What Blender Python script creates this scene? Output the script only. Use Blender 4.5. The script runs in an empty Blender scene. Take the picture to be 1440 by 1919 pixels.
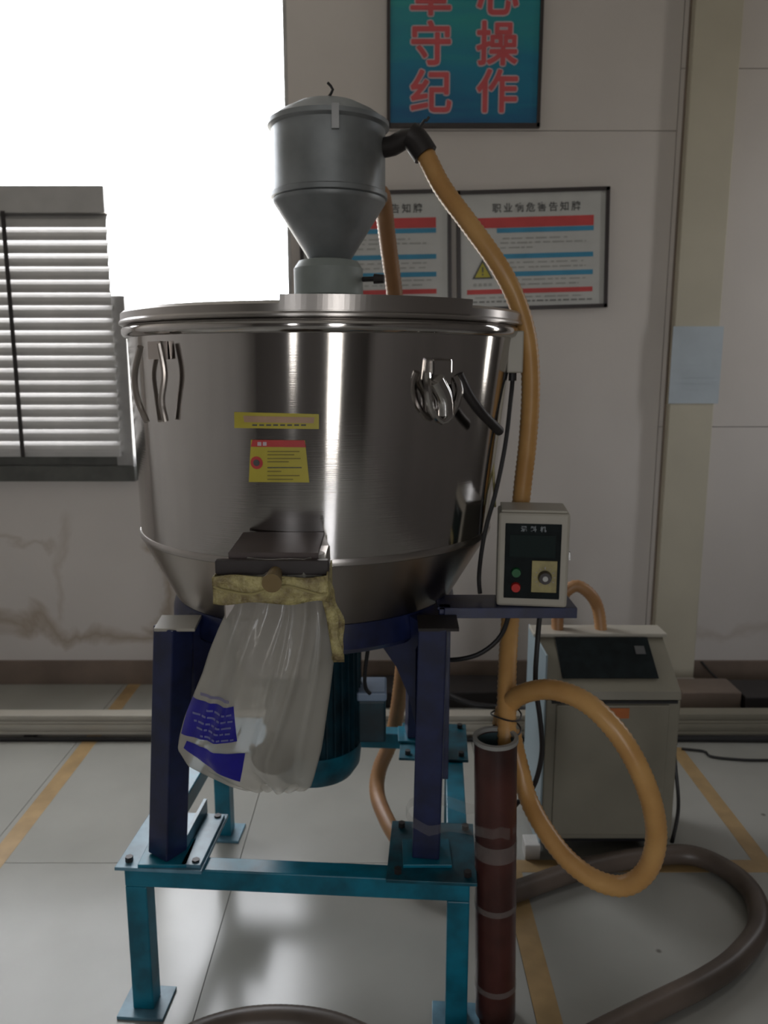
import bpy, bmesh, math, random
from mathutils import Vector, Matrix, noise
random.seed(4)
C = bpy.context.scene.collection
PI = math.pi
R = math.radians
# ---------------------------------------------------------------- camera
PITCH = R(10.5); FPX = 1480.0; EYE = 1.5
cd = bpy.data.cameras.new('camera'); cam = bpy.data.objects.new('camera', cd); C.objects.link(cam)
cam.location = (0, 0, EYE); cam.rotation_euler = (PI/2 - PITCH, 0, 0)
cd.sensor_fit = 'VERTICAL'; cd.sensor_height = 36; cd.lens = 36*FPX/1919; cd.clip_start = 0.02
cd.dof.use_dof = True; cd.dof.focus_distance = 1.15; cd.dof.aperture_fstop = 6.5
bpy.context.scene.camera = cam
# ---------------------------------------------------------------- sky, daylight, exposure
sc = bpy.context.scene
w = bpy.data.worlds.new('sky'); sc.world = w; w.use_nodes = True
nt = w.node_tree; bg = nt.nodes['Background']
tc = nt.nodes.new('ShaderNodeTexCoord'); sp = nt.nodes.new('ShaderNodeSeparateXYZ'); cr = nt.nodes.new('ShaderNodeValToRGB')
nt.links.new(tc.outputs['Generated'], sp.inputs[0]); nt.links.new(sp.outputs['Z'], cr.inputs[0]); nt.links.new(cr.outputs[0], bg.inputs[0])
cr.color_ramp.elements[0].position = 0.0; cr.color_ramp.elements[0].color = (.62, .59, .54, 1)
cr.color_ramp.elements[1].position = 0.06; cr.color_ramp.elements[1].color = (.94, .96, 1, 1)
bg.inputs[1].default_value = 9.5
def portal(loc, rot, sx, sy):                     # helps the sampler find the window openings
    l = bpy.data.lights.new('window_portal', 'AREA'); l.shape = 'RECTANGLE'; l.size = sx; l.size_y = sy
    l.cycles.is_portal = True
    o = bpy.data.objects.new('window_portal', l); C.objects.link(o); o.location = loc; o.rotation_euler = rot
portal((-1.70, 3.70, 2.07), (-PI/2, 0, 0), 2.6, 2.1)      # window beside the mixer
portal((.85, -3.6, 1.42), (PI/2, 0, 0), .7, 2.55)      # windows behind the camera
portal((-1.28, -3.6, 1.9), (PI/2, 0, 0), 0.4, 1.9)
portal((2.7, 2.81, 2.0), (0, PI/2, 0), 1.7, .25)     # narrow window in the right wall
sc.view_settings.view_transform = 'Standard'; sc.view_settings.look = 'None'
sc.view_settings.gamma = 1; sc.view_settings.use_curve_mapping = False
sc.view_settings.exposure = 0.22
sc.cycles.max_bounces = 8; sc.cycles.transparent_max_bounces = 16; sc.cycles.caustics_reflective = False
# ---------------------------------------------------------------- measuring helpers
def ray(px, py):
    a = (px-720)/FPX; b = -(py-959.5)/FPX
    return Vector((a, math.cos(PITCH)+b*math.sin(PITCH), -math.sin(PITCH)+b*math.cos(PITCH)))
def P(px, py, d):
    r = ray(px, py); return Vector((0, 0, EYE)) + r*(d/r.y)
def F(px, py, h=0):
    r = ray(px, py); return Vector((0, 0, EYE)) + r*((h-EYE)/r.z)
# ---------------------------------------------------------------- object helpers
def obj(name, bm, mat, parent=None, smooth=False, sharp=35):
    me = bpy.data.meshes.new(name)
    if isinstance(bm, bmesh.types.BMesh):
        bmesh.ops.recalc_face_normals(bm, faces=bm.faces)
        bm.to_mesh(me); bm.free()
    else: me = bm
    me.materials.append(mat)
    if smooth:
        me.polygons.foreach_set('use_smooth', [True]*len(me.polygons))
        try: me.set_sharp_from_angle(angle=R(sharp))
        except Exception: pass
    o = bpy.data.objects.new(name, me); C.objects.link(o)
    if parent:
        o.parent = parent
        if parent.type == 'EMPTY' or True: o.matrix_parent_inverse = MW(parent).inverted()
    return o
def MW(o):
    m = o.matrix_basis.copy()
    while o.parent:
        m = o.parent.matrix_basis @ o.matrix_parent_inverse @ m if False else (o.matrix_parent_inverse @ m)
        o = o.parent; m = o.matrix_basis @ m
    return m
def thing(name, label, cat, loc=(0, 0, 0), rz=0, group=None):
    o = bpy.data.objects.new(name, None); C.objects.link(o); o.location = loc; o.rotation_euler = (0, 0, rz)
    o.empty_display_size = .05
    o['label'] = label; o['category'] = cat
    if group: o['group'] = group
    return o
def tag(o, label, cat, group=None):
    o['label'] = label; o['category'] = cat
    if group: o['group'] = group
    return o
def struct(o, label=None):
    o['kind'] = 'structure'
    if label: o['label'] = label
    return o
def B(): return bmesh.new()
def box(bm, x0, x1, y0, y1, z0, z1, bev=0, M=None):
    m = Matrix.Translation(((x0+x1)/2, (y0+y1)/2, (z0+z1)/2)) @ Matrix.Diagonal((abs(x1-x0), abs(y1-y0), abs(z1-z0), 1))
    r = bmesh.ops.create_cube(bm, size=1, matrix=m)
    vs = r['verts']
    if bev:
        es = list({e for v in vs for e in v.link_edges})
        n = bmesh.ops.bevel(bm, geom=es, offset=bev, segments=2, profile=.5, affect='EDGES')
        vs = list(set(n['verts']) | {v for v in vs if v.is_valid})
    if M is not None: bmesh.ops.transform(bm, matrix=M, verts=vs)
    return vs
def bar(bm, a, b, wx, wy, rot=0, bev=0):
    a, b = Vector(a), Vector(b); d = b-a; L = d.length
    q = d.to_track_quat('Z', 'Y').to_matrix().to_4x4()
    M = Matrix.Translation(a) @ q @ Matrix.Rotation(rot, 4, 'Z')
    return box(bm, -wx/2, wx/2, -wy/2, wy/2, 0, L, bev, M)
def cyl(bm, a, b, r0, r1=None, n=32, caps=True):
    a, b = Vector(a), Vector(b); d = b-a; r1 = r0 if r1 is None else r1
    M = Matrix.Translation((a+b)/2) @ d.to_track_quat('Z', 'Y').to_matrix().to_4x4()
    return bmesh.ops.create_cone(bm, cap_ends=caps, segments=n, radius1=r0, radius2=r1, depth=d.length, matrix=M)['verts']
def lathe(bm, prof, cx, cy, n=64, lean=None, closed=False):
    rings = []
    for r, z in prof:
        ox = cx + (lean(z) if lean else 0)
        rings.append([bm.verts.new((ox+r*math.cos(2*PI*i/n), cy+r*math.sin(2*PI*i/n), z)) for i in range(n)])
    for k in range(len(rings)-1 + (1 if closed else 0)):
        A, Bq = rings[k], rings[(k+1) % len(rings)]
        for i in range(n): bm.faces.new((A[i], A[(i+1) % n], Bq[(i+1) % n], Bq[i]))
    if not closed:
        bm.faces.new(rings[0][::-1]); bm.faces.new(rings[-1])
def crom(pts, n):
    pts = [Vector(p) for p in pts]; Q = [2*pts[0]-pts[1]]+pts+[2*pts[-1]-pts[-2]]; out = []
    for i in range(1, len(Q)-2):
        a, b, c, d = Q[i-1:i+3]; m = max(2, int((c-b).length/n))
        for k in range(m):
            t = k/m
            out.append(.5*((2*b)+(c-a)*t+(2*a-5*b+4*c-d)*t*t+(3*b-a-3*c+d)*t**3))
    out.append(Q[-2]); return out
def tube(bm, pts, r, n=14, step=.01, rib=0, pitch=.008):
    p = crom(pts, step); up = Vector((.3, .2, 1)).normalized(); rings = []; s = 0
    for i, v in enumerate(p):
        t = (p[min(i+1, len(p)-1)]-p[max(i-1, 0)]).normalized()
        up = (up - t*up.dot(t)); up = up.normalized() if up.length > 1e-5 else t.orthogonal()
        sd = t.cross(up)
        rr = r + (rib if i % 2 else 0)
        rings.append([bm.verts.new(v + up*rr*math.cos(2*PI*k/n) + sd*rr*math.sin(2*PI*k/n)) for k in range(n)])
    for A, Bq in zip(rings, rings[1:]):
        for k in range(n): bm.faces.new((A[k], A[(k+1) % n], Bq[(k+1) % n], Bq[k]))
    bm.faces.new(rings[0][::-1]); bm.faces.new(rings[-1])
def prism(bm, poly, M, th):
    a = [bm.verts.new(M @ Vector((x, -th/2, z))) for x, z in poly]
    b = [bm.verts.new(M @ Vector((x, th/2, z))) for x, z in poly]
    bm.faces.new(a); bm.faces.new(b[::-1]); n = len(a)
    for i in range(n): bm.faces.new((a[i], b[i], b[(i+1) % n], a[(i+1) % n]))
def sbox(name, mat, parent, *a, bev=0, M=None):
    b = B(); box(b, *a, bev=bev, M=M); return obj(name, b, mat, parent)
# ---------------------------------------------------------------- materials
def mat(name, col, rough=.5, metal=0, vary=.12, scale=12, bump=0, bscale=60, col2=None, spec=.5, coat=0):
    m = bpy.data.materials.new(name); m.use_nodes = True; t = m.node_tree; p = t.nodes['Principled BSDF']
    p.inputs['Roughness'].default_value = rough; p.inputs['Metallic'].default_value = metal
    p.inputs['Specular IOR Level'].default_value = spec; p.inputs['Coat Weight'].default_value = coat
    c = t.nodes.new('ShaderNodeTexCoord'); n = t.nodes.new('ShaderNodeTexNoise'); n.inputs['Scale'].default_value = scale
    n.inputs['Detail'].default_value = 5
    t.links.new(c.outputs['Object'], n.inputs[0])
    r = t.nodes.new('ShaderNodeValToRGB'); c2 = col2 or tuple(min(1, x*(1-vary*1.6)) for x in col)
    r.color_ramp.elements[0].position = .35; r.color_ramp.elements[1].position = .65
    r.color_ramp.elements[0].color = (*c2, 1); r.color_ramp.elements[1].color = (*col, 1)
    t.links.new(n.outputs['Fac'], r.inputs[0]); t.links.new(r.outputs[0], p.inputs['Base Color'])
    if bump:
        n2 = t.nodes.new('ShaderNodeTexNoise'); n2.inputs['Scale'].default_value = bscale; t.links.new(c.outputs['Object'], n2.inputs[0])
        bp = t.nodes.new('ShaderNodeBump'); bp.inputs['Strength'].default_value = bump; bp.inputs['Distance'].default_value = .01
        t.links.new(n2.outputs['Fac'], bp.inputs['Height']); t.links.new(bp.outputs[0], p.inputs['Normal'])
    return m
M = {}
M['navy'] = mat('navy_paint', (.011, .018, .075), .35, vary=.3, scale=20)
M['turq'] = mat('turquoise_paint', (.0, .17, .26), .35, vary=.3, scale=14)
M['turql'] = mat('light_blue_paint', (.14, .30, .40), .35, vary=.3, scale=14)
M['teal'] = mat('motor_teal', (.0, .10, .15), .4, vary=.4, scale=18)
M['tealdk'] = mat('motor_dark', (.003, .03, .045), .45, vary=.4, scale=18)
M['black'] = mat('black_rubber', (.012, .011, .012), .5)
M['dark'] = mat('dark_metal', (.035, .030, .03), .45, metal=.3)
M['bframe'] = mat('dark_frame', (.035, .026, .026), .4)
M['white'] = mat('white_board', (.52, .52, .50), .35, vary=.04)
M['cream'] = mat('cream_paint', (.52, .48, .38), .5, vary=.05, scale=4)
M['beige'] = mat('beige_metal', (.235, .215, .165), .45, vary=.08, scale=5)
M['beigelt'] = mat('pale_metal', (.42, .39, .33), .4, vary=.06, scale=5)
M['sidecab'] = mat('window_lit_side', (.28, .35, .38), .4, vary=.06, scale=5)  # cabinet side coloured pale blue for the window light falling on it
M['panel'] = mat('black_panel', (.008, .013, .014), .6, vary=.3, scale=30, spec=.15)
M['hose'] = mat('amber_hose', (.60, .34, .12), .36, vary=.15, scale=9, col2=(.48, .25, .08))
M['hosed'] = mat('brown_hose', (.42, .22, .09), .45, vary=.25, scale=6, col2=(.30, .15, .07))
M['hoseg'] = mat('grey_hose', (.13, .098, .078), .4, vary=.3, scale=5)
M['pipe'] = mat('maroon_pipe', (.075, .022, .017), .4, vary=.4, scale=8)
M['pipein'] = mat('pipe_lining', (.05, .09, .10), .5)
M['rim'] = mat('pale_rim', (.33, .33, .31), .5)
M['grey'] = mat('grey_cast_metal', (.30, .32, .33), .45, metal=.4, vary=.2, scale=9)
M['greygn'] = mat('grey_green_casting', (.34, .38, .36), .5, vary=.15, scale=9)
M['bolt'] = mat('bolt_steel', (.4, .4, .4), .35, metal=.9)
M['red'] = mat('red_print', (.58, .06, .06), .5, vary=.1)
M['redch'] = mat('red_lettering', (.60, .09, .10), .5, vary=.08)
M['pink'] = mat('pale_outline', (.62, .50, .54), .5, vary=.05)
M['blue'] = mat('blue_print', (.04, .27, .45), .5, vary=.1)
M['ink'] = mat('grey_ink', (.10, .10, .10), .6)
M['inkmid'] = mat('mid_ink', (.22, .22, .21), .6)
M['inklt'] = mat('faint_ink', (.38, .38, .36), .6)
M['yellow'] = mat('yellow_sticker', (.56, .47, .06), .45, vary=.1)
M['yelpink'] = mat('faded_print', (.52, .33, .22), .5)
M['signy'] = mat('sign_yellow', (.50, .44, .05), .5)
M['tape'] = mat('yellow_tape', (.52, .45, .20), .5, col2=(.20, .15, .07), scale=34, bump=.6, bscale=120)
M['redbtn'] = mat('red_button', (.65, .02, .015), .3)
M['grnbtn'] = mat('green_button', (.01, .12, .035), .3)
M['dial'] = mat('dial_plate', (.40, .34, .14), .45, vary=.2, scale=40)
M['lav'] = mat('knob_face', (.42, .38, .48), .35)
M['orange'] = mat('orange_label', (.45, .13, .03), .5)
M['paper'] = mat('pale_blue_paper', (.47, .53, .58), .6, vary=.06, scale=8)
M['floorline'] = mat('yellow_floor_line', (.42, .28, .13), .35, vary=.15, scale=12)
M['skirt'] = mat('brown_skirting', (.22, .165, .13), .35, vary=.15, scale=6)
M['blind'] = mat('grey_blind_slat', (.46, .45, .44), .42, metal=.1, vary=.05)
M['sill'] = mat('dark_window_metal', (.10, .10, .09), .5, vary=.2)
M['wframe'] = mat('window_aluminium', (.35, .34, .33), .45, metal=.3)
M['walld'] = mat('darkened_wall', (.15, .135, .125), .7, vary=.1, scale=2)  # unseen right and front walls, darkened for contrast in the drum's reflections
M['ceil'] = mat('ceiling_white', (.6, .6, .58), .7)
M['wallo'] = mat('plain_wall', (.60, .57, .54), .7, vary=.05, scale=2)
M['bagblue'] = mat('blue_bag_print', (.015, .012, .30), .35, vary=.15, scale=20)
M['bagwhite'] = mat('pale_bag_lettering', (.16, .17, .38), .4)
M['tapewhite'] = mat('white_card', (.6, .58, .55), .5)
M['pellet'] = mat('grey_residue', (.12, .115, .10), .7, vary=.3, scale=60)
# steel: brushed, a little uneven
def steel(name, rough=.2, col=(.60, .575, .56)):
    m = mat(name, col, rough, metal=1, vary=.08, scale=3)
    t = m.node_tree; p = t.nodes['Principled BSDF']
    c = t.nodes.new('ShaderNodeTexCoord'); mp = t.nodes.new('ShaderNodeMapping'); mp.inputs['Scale'].default_value = (1, 1, 70)
    n = t.nodes.new('ShaderNodeTexNoise'); n.inputs['Scale'].default_value = 6; n.inputs['Detail'].default_value = 3
    t.links.new(c.outputs['Object'], mp.inputs[0]); t.links.new(mp.outputs[0], n.inputs[0])
    bp = t.nodes.new('ShaderNodeBump'); bp.inputs['Strength'].default_value = .05; bp.inputs['Distance'].default_value = .002
    t.links.new(n.outputs['Fac'], bp.inputs['Height']); t.links.new(bp.outputs[0], p.inputs['Normal'])
    p.inputs['Anisotropic'].default_value = .75; p.inputs['Anisotropic Rotation'].default_value = .25
    tg = t.nodes.new('ShaderNodeTangent'); tg.direction_type = 'RADIAL'; tg.axis = 'Z'; t.links.new(tg.outputs[0], p.inputs['Tangent'])
    return m
M['steel'] = steel('brushed_steel', .11); M['steelr'] = steel('dull_steel', .34, (.5, .47, .45))
M['coned'] = steel('cone_steel', .3, (.42, .38, .35))
# clear plastics: part see-through
def film(name, col, fac, rough=.25):
    m = mat(name, col, rough, vary=.1, scale=6, bump=.25, bscale=25); t = m.node_tree; p = t.nodes['Principled BSDF']
    tr = t.nodes.new('ShaderNodeBsdfTransparent'); tl = t.nodes.new('ShaderNodeBsdfTranslucent'); tl.inputs[0].default_value = (*col, 1)
    m1 = t.nodes.new('ShaderNodeMixShader'); m1.inputs[0].default_value = .35; m2 = t.nodes.new('ShaderNodeMixShader'); m2.inputs[0].default_value = fac
    t.links.new(p.outputs[0], m1.inputs[1]); t.links.new(tl.outputs[0], m1.inputs[2])
    t.links.new(tr.outputs[0], m2.inputs[1]); t.links.new(m1.outputs[0], m2.inputs[2]); t.links.new(m2.outputs[0], t.nodes['Material Output'].inputs[0])
    return m
M['bag'] = film('milky_bag_film', (.66, .63, .56), .58, .14)
M['clear'] = film('clear_tape', (.6, .56, .52), .16, .2)
def glassm():
    m = bpy.data.materials.new('window_glass'); m.use_nodes = True; t = m.node_tree; t.nodes.clear()
    o = t.nodes.new('ShaderNodeOutputMaterial'); g = t.nodes.new('ShaderNodeBsdfGlossy'); g.inputs['Roughness'].default_value = .02
    tr = t.nodes.new('ShaderNodeBsdfTransparent'); mx = t.nodes.new('ShaderNodeMixShader'); mx.inputs[0].default_value = .06
    t.links.new(tr.outputs[0], mx.inputs[1]); t.links.new(g.outputs[0], mx.inputs[2]); t.links.new(mx.outputs[0], o.inputs[0]); return m
M['glass'] = glassm()
# wall paint with damp stains low on the wall
def wallmat():
    m = mat('wall_paint', (.62, .575, .54), .55, vary=.04, scale=2, bump=.08, bscale=30); t = m.node_tree; p = t.nodes['Principled BSDF']
    base = p.inputs['Base Color'].links[0].from_socket
    g = t.nodes.new('ShaderNodeNewGeometry'); s = t.nodes.new('ShaderNodeSeparateXYZ'); t.links.new(g.outputs['Position'], s.inputs[0])
    n = t.nodes.new('ShaderNodeTexNoise'); n.inputs['Scale'].default_value = 2.6; n.inputs['Detail'].default_value = 6; n.inputs['Distortion'].default_value = .6
    t.links.new(g.outputs['Position'], n.inputs[0])
    def math_(op, a, b=None, cl=False):
        k = t.nodes.new('ShaderNodeMath'); k.operation = op; k.use_clamp = cl
        for i, v in enumerate((a, b)):
            if v is None: continue
            if isinstance(v, (int, float)): k.inputs[i].default_value = v
            else: t.links.new(v, k.inputs[i])
        return k.outputs[0]
    wob = math_('MULTIPLY', math_('SUBTRACT', n.outputs['Fac'], .5), .5)
    def line(sock, at, wd):        # a soft brown tide line around one coordinate
        d = math_('ABSOLUTE', math_('SUBTRACT', math_('ADD', sock, wob), at))
        return math_('SUBTRACT', 1, math_('DIVIDE', d, wd), True)
    X, Z = s.outputs['X'], s.outputs['Z']
    def rng(sock, a, b, f=.05): return math_('MULTIPLY', math_('DIVIDE', math_('SUBTRACT', sock, a), f, True), math_('DIVIDE', math_('SUBTRACT', b, sock), f, True))
    st = math_('MULTIPLY', line(Z, .28, .06), rng(X, -3, -1.0))
    v1 = math_('MULTIPLY', line(X, -1.03, .035), rng(Z, .2, .72))
    v2 = math_('MULTIPLY', math_('MULTIPLY', line(X, -1.50, .04), rng(Z, .28, .85)), .4)
    v3 = math_('MULTIPLY', math_('MULTIPLY', line(Z, .66, .025), rng(X, -1.9, -1.5)), .5)
    v4 = math_('MULTIPLY', math_('MULTIPLY', line(Z, .23, .05), rng(X, .8, 3)), .4)
    tot = math_('MAXIMUM', math_('MAXIMUM', st, v1), math_('MAXIMUM', v2, math_('MAXIMUM', v3, v4)))
    tot = math_('MULTIPLY', tot, .62)
    mx = t.nodes.new('ShaderNodeMix'); mx.data_type = 'RGBA'; mx.inputs[7].default_value = (.25, .17, .09, 1)
    t.links.new(tot, mx.inputs[0]); t.links.new(base, mx.inputs[6]); t.links.new(mx.outputs[2], p.inputs['Base Color'])
    return m
M['wall'] = wallmat()
def floormat():
    m = mat('glazed_floor_tile', (.36, .355, .325), .18, vary=.06, scale=3, spec=.5); t = m.node_tree; p = t.nodes['Principled BSDF']
    base = p.inputs['Base Color'].links[0].from_socket
    g = t.nodes.new('ShaderNodeNewGeometry'); v = t.nodes.new('ShaderNodeTexVoronoi'); v.inputs['Scale'].default_value = 7
    t.links.new(g.outputs['Position'], v.inputs[0]); r = t.nodes.new('ShaderNodeValToRGB')
    r.color_ramp.elements[0].position = .035; r.color_ramp.elements[1].position = .07
    r.color_ramp.elements[0].color = (.75, .75, .75, 1); r.color_ramp.elements[1].color = (0, 0, 0, 1)
    n3 = t.nodes.new('ShaderNodeTexNoise'); n3.inputs['Scale'].default_value = 3; t.links.new(g.outputs['Position'], n3.inputs[0])
    gt = t.nodes.new('ShaderNodeMath'); gt.operation = 'GREATER_THAN'; gt.inputs[1].default_value = .56; t.links.new(n3.outputs['Fac'], gt.inputs[0])
    ml = t.nodes.new('ShaderNodeMath'); ml.operation = 'MULTIPLY'
    t.links.new(v.outputs['Distance'], r.inputs[0]); t.links.new(r.outputs[0], ml.inputs[0]); t.links.new(gt.outputs[0], ml.inputs[1])
    mx = t.nodes.new('ShaderNodeMix'); mx.data_type = 'RGBA'; mx.inputs[7].default_value = (.10, .09, .08, 1)
    t.links.new(ml.outputs[0], mx.inputs[0]); t.links.new(base, mx.inputs[6]); t.links.new(mx.outputs[2], p.inputs['Base Color'])
    n2 = t.nodes.new('ShaderNodeTexNoise'); n2.inputs['Scale'].default_value = 4; t.links.new(g.outputs['Position'], n2.inputs[0])
    mr = t.nodes.new('ShaderNodeMapRange'); mr.inputs[3].default_value = .12; mr.inputs[4].default_value = .26; t.links.new(n2.outputs['Fac'], mr.inputs[0]); t.links.new(mr.outputs[0], p.inputs['Roughness'])
    return m
M['tile'] = floormat()
def postermat():
    m = mat('poster_sea_print', (.02, .28, .42), .25, vary=.1, scale=3); t = m.node_tree; p = t.nodes['Principled BSDF']
    g = t.nodes.new('ShaderNodeNewGeometry'); s = t.nodes.new('ShaderNodeSeparateXYZ'); t.links.new(g.outputs['Position'], s.inputs[0])
    mp = t.nodes.new('ShaderNodeMapping'); mp.inputs['Scale'].default_value = (1.2, 1, 5); t.links.new(g.outputs['Position'], mp.inputs[0])
    n = t.nodes.new('ShaderNodeTexNoise'); n.inputs['Scale'].default_value = 1.5; n.inputs['Distortion'].default_value = 1.2; t.links.new(mp.outputs[0], n.inputs[0])
    mr = t.nodes.new('ShaderNodeMapRange'); mr.inputs[1].default_value = 2.45; mr.inputs[2].default_value = 3.0; t.links.new(s.outputs['Z'], mr.inputs[0])
    a = t.nodes.new('ShaderNodeMath'); a.operation = 'MULTIPLY_ADD'; a.inputs[1].default_value = .7; t.links.new(n.outputs['Fac'], a.inputs[0])
    b = t.nodes.new('ShaderNodeMath'); b.operation = 'SUBTRACT'; b.inputs[1].default_value = .35; t.links.new(mr.outputs[0], b.inputs[0]); t.links.new(b.outputs[0], a.inputs[2])
    r = t.nodes.new('ShaderNodeValToRGB'); e = r.color_ramp.elements
    e[0].position = 0; e[0].color = (.012, .10, .24, 1); e[1].position = 1; e[1].color = (.02, .30, .30, 1)
    k = e.new(.45); k.color = (.012, .20, .33, 1)
    t.links.new(a.outputs[0], r.inputs[0]); t.links.new(r.outputs[0], p.inputs['Base Color']); return m
M['poster'] = postermat()
# ---------------------------------------------------------------- room
YW = 3.58; XL, XR, YF, ZC = -3.6, 2.6, -3.5, 3.5
fl = struct(sbox('floor', M['dark'], None, XL, XR, YF, YW+.02, -.10, -.004), 'pale glazed tile floor')
T = .8; xs = -.445-T*4; tile_me = None
for i in range(9):
    for j in range(10):
        x0, x1 = xs+i*T, xs+(i+1)*T; y0, y1 = 2.186-T*8+j*T, 2.186-T*7+j*T
        x0, x1, y0, y1 = max(x0, XL), min(x1, XR), max(y0, YF), min(y1, YW)
        if x1-x0 < .02 or y1-y0 < .02: continue
        sbox('tile', M['tile'], fl, x0+.0012, x1-.0012, y0+.0012, y1-.0012, -.004, 0)
struct(sbox('ceiling', M['ceil'], None, XL, XR, YF, YW+.2, ZC, ZC+.1))
WX0, WX1, WZ0, WZ1 = -3.0, -.405, 1.04, 3.1
b = B()
box(b, XL, WX0, YW+.02, YW+.2, 0, ZC); box(b, WX1, XR, YW+.02, YW+.2, 0, ZC)
box(b, WX0, WX1, YW+.02, YW+.2, 0, WZ0); box(b, WX0, WX1, YW+.02, YW+.2, WZ1, ZC)
wb = struct(obj('wall_back', b, M['sill']), 'white panelled wall behind the mixer')
G = .0015
for (a0, a1, c0, c1) in ((XL, WX0, 0, ZC), (WX0, -.72, 0, WZ0), (-.72, WX1, 0, WZ0), (WX0, WX1, WZ1, ZC), (WX1, 1.24, 0, 2.477), (WX1, 1.24, 2.477, ZC),
                         (1.24, 2.3, 0, 1.228), (1.24, 2.3, 1.228, 2.72), (1.24, 2.3, 2.72, ZC), (2.3, XR, 0, ZC)):
    sbox('wall_panel', M['wall'], wb, a0+G, a1-G, YW, YW+.02, c0+G, c1-G)
# left wall, right wall with narrow window, front wall with two windows
struct(sbox('wall_left', M['wallo'], None, XL-.1, XL, YF, YW+.2, 0, ZC))
def holed(name, axis, c0, c1, a0, a1, holes):
    b = B(); cur = a0
    def put(p, q, z0, z1):
        if axis == 'x': box(b, p, q, c0, c1, z0, z1)
        else: box(b, c0, c1, p, q, z0, z1)
    for (h0, h1, z0, z1) in holes:
        put(cur, h0, 0, ZC); put(h0, h1, 0, z0); put(h0, h1, z1, ZC); cur = h1
    put(cur, a1, 0, ZC); return struct(obj(name, b, M['walld']))
holed('wall_right', 'y', XR, XR+.1, YF, YW+.2, [(2.69, 2.93, 1.15, 2.85)])
holed('wall_front', 'x', YF-.1, YF, XL, XR, [(-1.48, -1.08, .95, 2.85), (.5, 1.2, .15, 2.7)])
for nm, ax, a0, a1, z0, z1 in (('window_2', 'y', 2.69, 2.93, 1.15, 2.85), ('window_3', 'x', -1.48, -1.08, .95, 2.85), ('window_4', 'x', .5, 1.2, .15, 2.7)):
    b = B(); f = .05 if a1-a0 > .3 else .02
    def q(p0, p1, u0, u1):
        if ax == 'x': box(b, p0, p1, YF-.08, YF-.02, u0, u1)
        else: box(b, XR+.02, XR+.08, p0, p1, u0, u1)
    q(a0, a1, z0, z0+f); q(a0, a1, z1-f, z1); q(a0, a0+f, z0, z1); q(a1-f, a1, z0, z1)
    if ax == 'x' and a1-a0 > .8: q((a0+a1)/2-.03, (a0+a1)/2+.03, z0, z1)
    o = struct(obj(nm, b, M['wframe']))
    if ax == 'x': sbox('pane', M['glass'], o, a0, a1, YF-.052, YF-.048, z0, z1)
    else: sbox('pane', M['glass'], o, XR+.048, XR+.052, a0, a1, z0, z1)
# skirting
for (a0, a1) in ((XL, 1.26), (1.468, XR)):
    o = struct(sbox('baseboard_back' if a0 == XL else 'baseboard_back_right', M['skirt'], None, a0, a1, YW-.014, YW, 0, .118, bev=.002)); o['label'] = 'brown tiled skirting along the back wall' + ('' if a0 == XL else ' right of the column')
# column / duct
b = B(); box(b, 1.266, 1.462, YW-.055, YW, .02, ZC, bev=.004)
col = struct(obj('trim_1', b, M['cream']), 'cream boxed column on the back wall')
sbox('edge_strip', M['skirt'], col, 1.260, 1.266, YW-.012, YW, .1, ZC)
sbox('foot_cap', M['tapewhite'], col, 1.33, 1.464, YW-.062, YW-.054, .0, .05)
b = B(); box(b, 1.258, 1.478, YW-.060, YW-.056, 1.335, 1.668)
pn = tag(obj('paper_notice', b, M['paper']), 'faded pale blue paper notice stuck on the cream column', 'notice')
b = B()
for k in range(11):
    z = 1.63-k*.026; box(b, 1.29, 1.29+random.uniform(.10, .17), YW-.0612, YW-.060, z, z+.006)
obj('faint_text', b, M['paper'], pn)
# window beside the mixer
win = B(); y0, y1 = YW+.04, YW+.10
for (a, c, d, e) in ((WX0, WX1, WZ0, WZ0+.05), (WX0, WX1, WZ1-.05, WZ1), (WX0, WX0+.05, WZ0, WZ1), (WX1-.02, WX1, WZ0, WZ1)):
    box(win, a, c, y0, y1, d, e)
wi = struct(obj('window_1', win, M['wframe']), 'bright window left of the mixer')
for (a, c) in ((WX0+.05, -1.7), (-1.7, WX1-.02)):
    sbox('pane', M['glass'], wi, a, c, YW+.068, YW+.072, WZ0+.05, WZ1-.05)
sbox('window_sill', M['sill'], wi, WX0-.03, -1.125, YW-.045, YW+.04, .985, 1.055, bev=.003)
sbox('lower_rail', M['sill'], wi, WX0, -1.135, YW-.03, YW+.03, 1.055, 1.12, bev=.003)
sbox('jamb_post', M['wframe'], wi, -1.205, -1.130, YW-.035, YW+.05, 1.055, 1.80, bev=.003)
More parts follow.
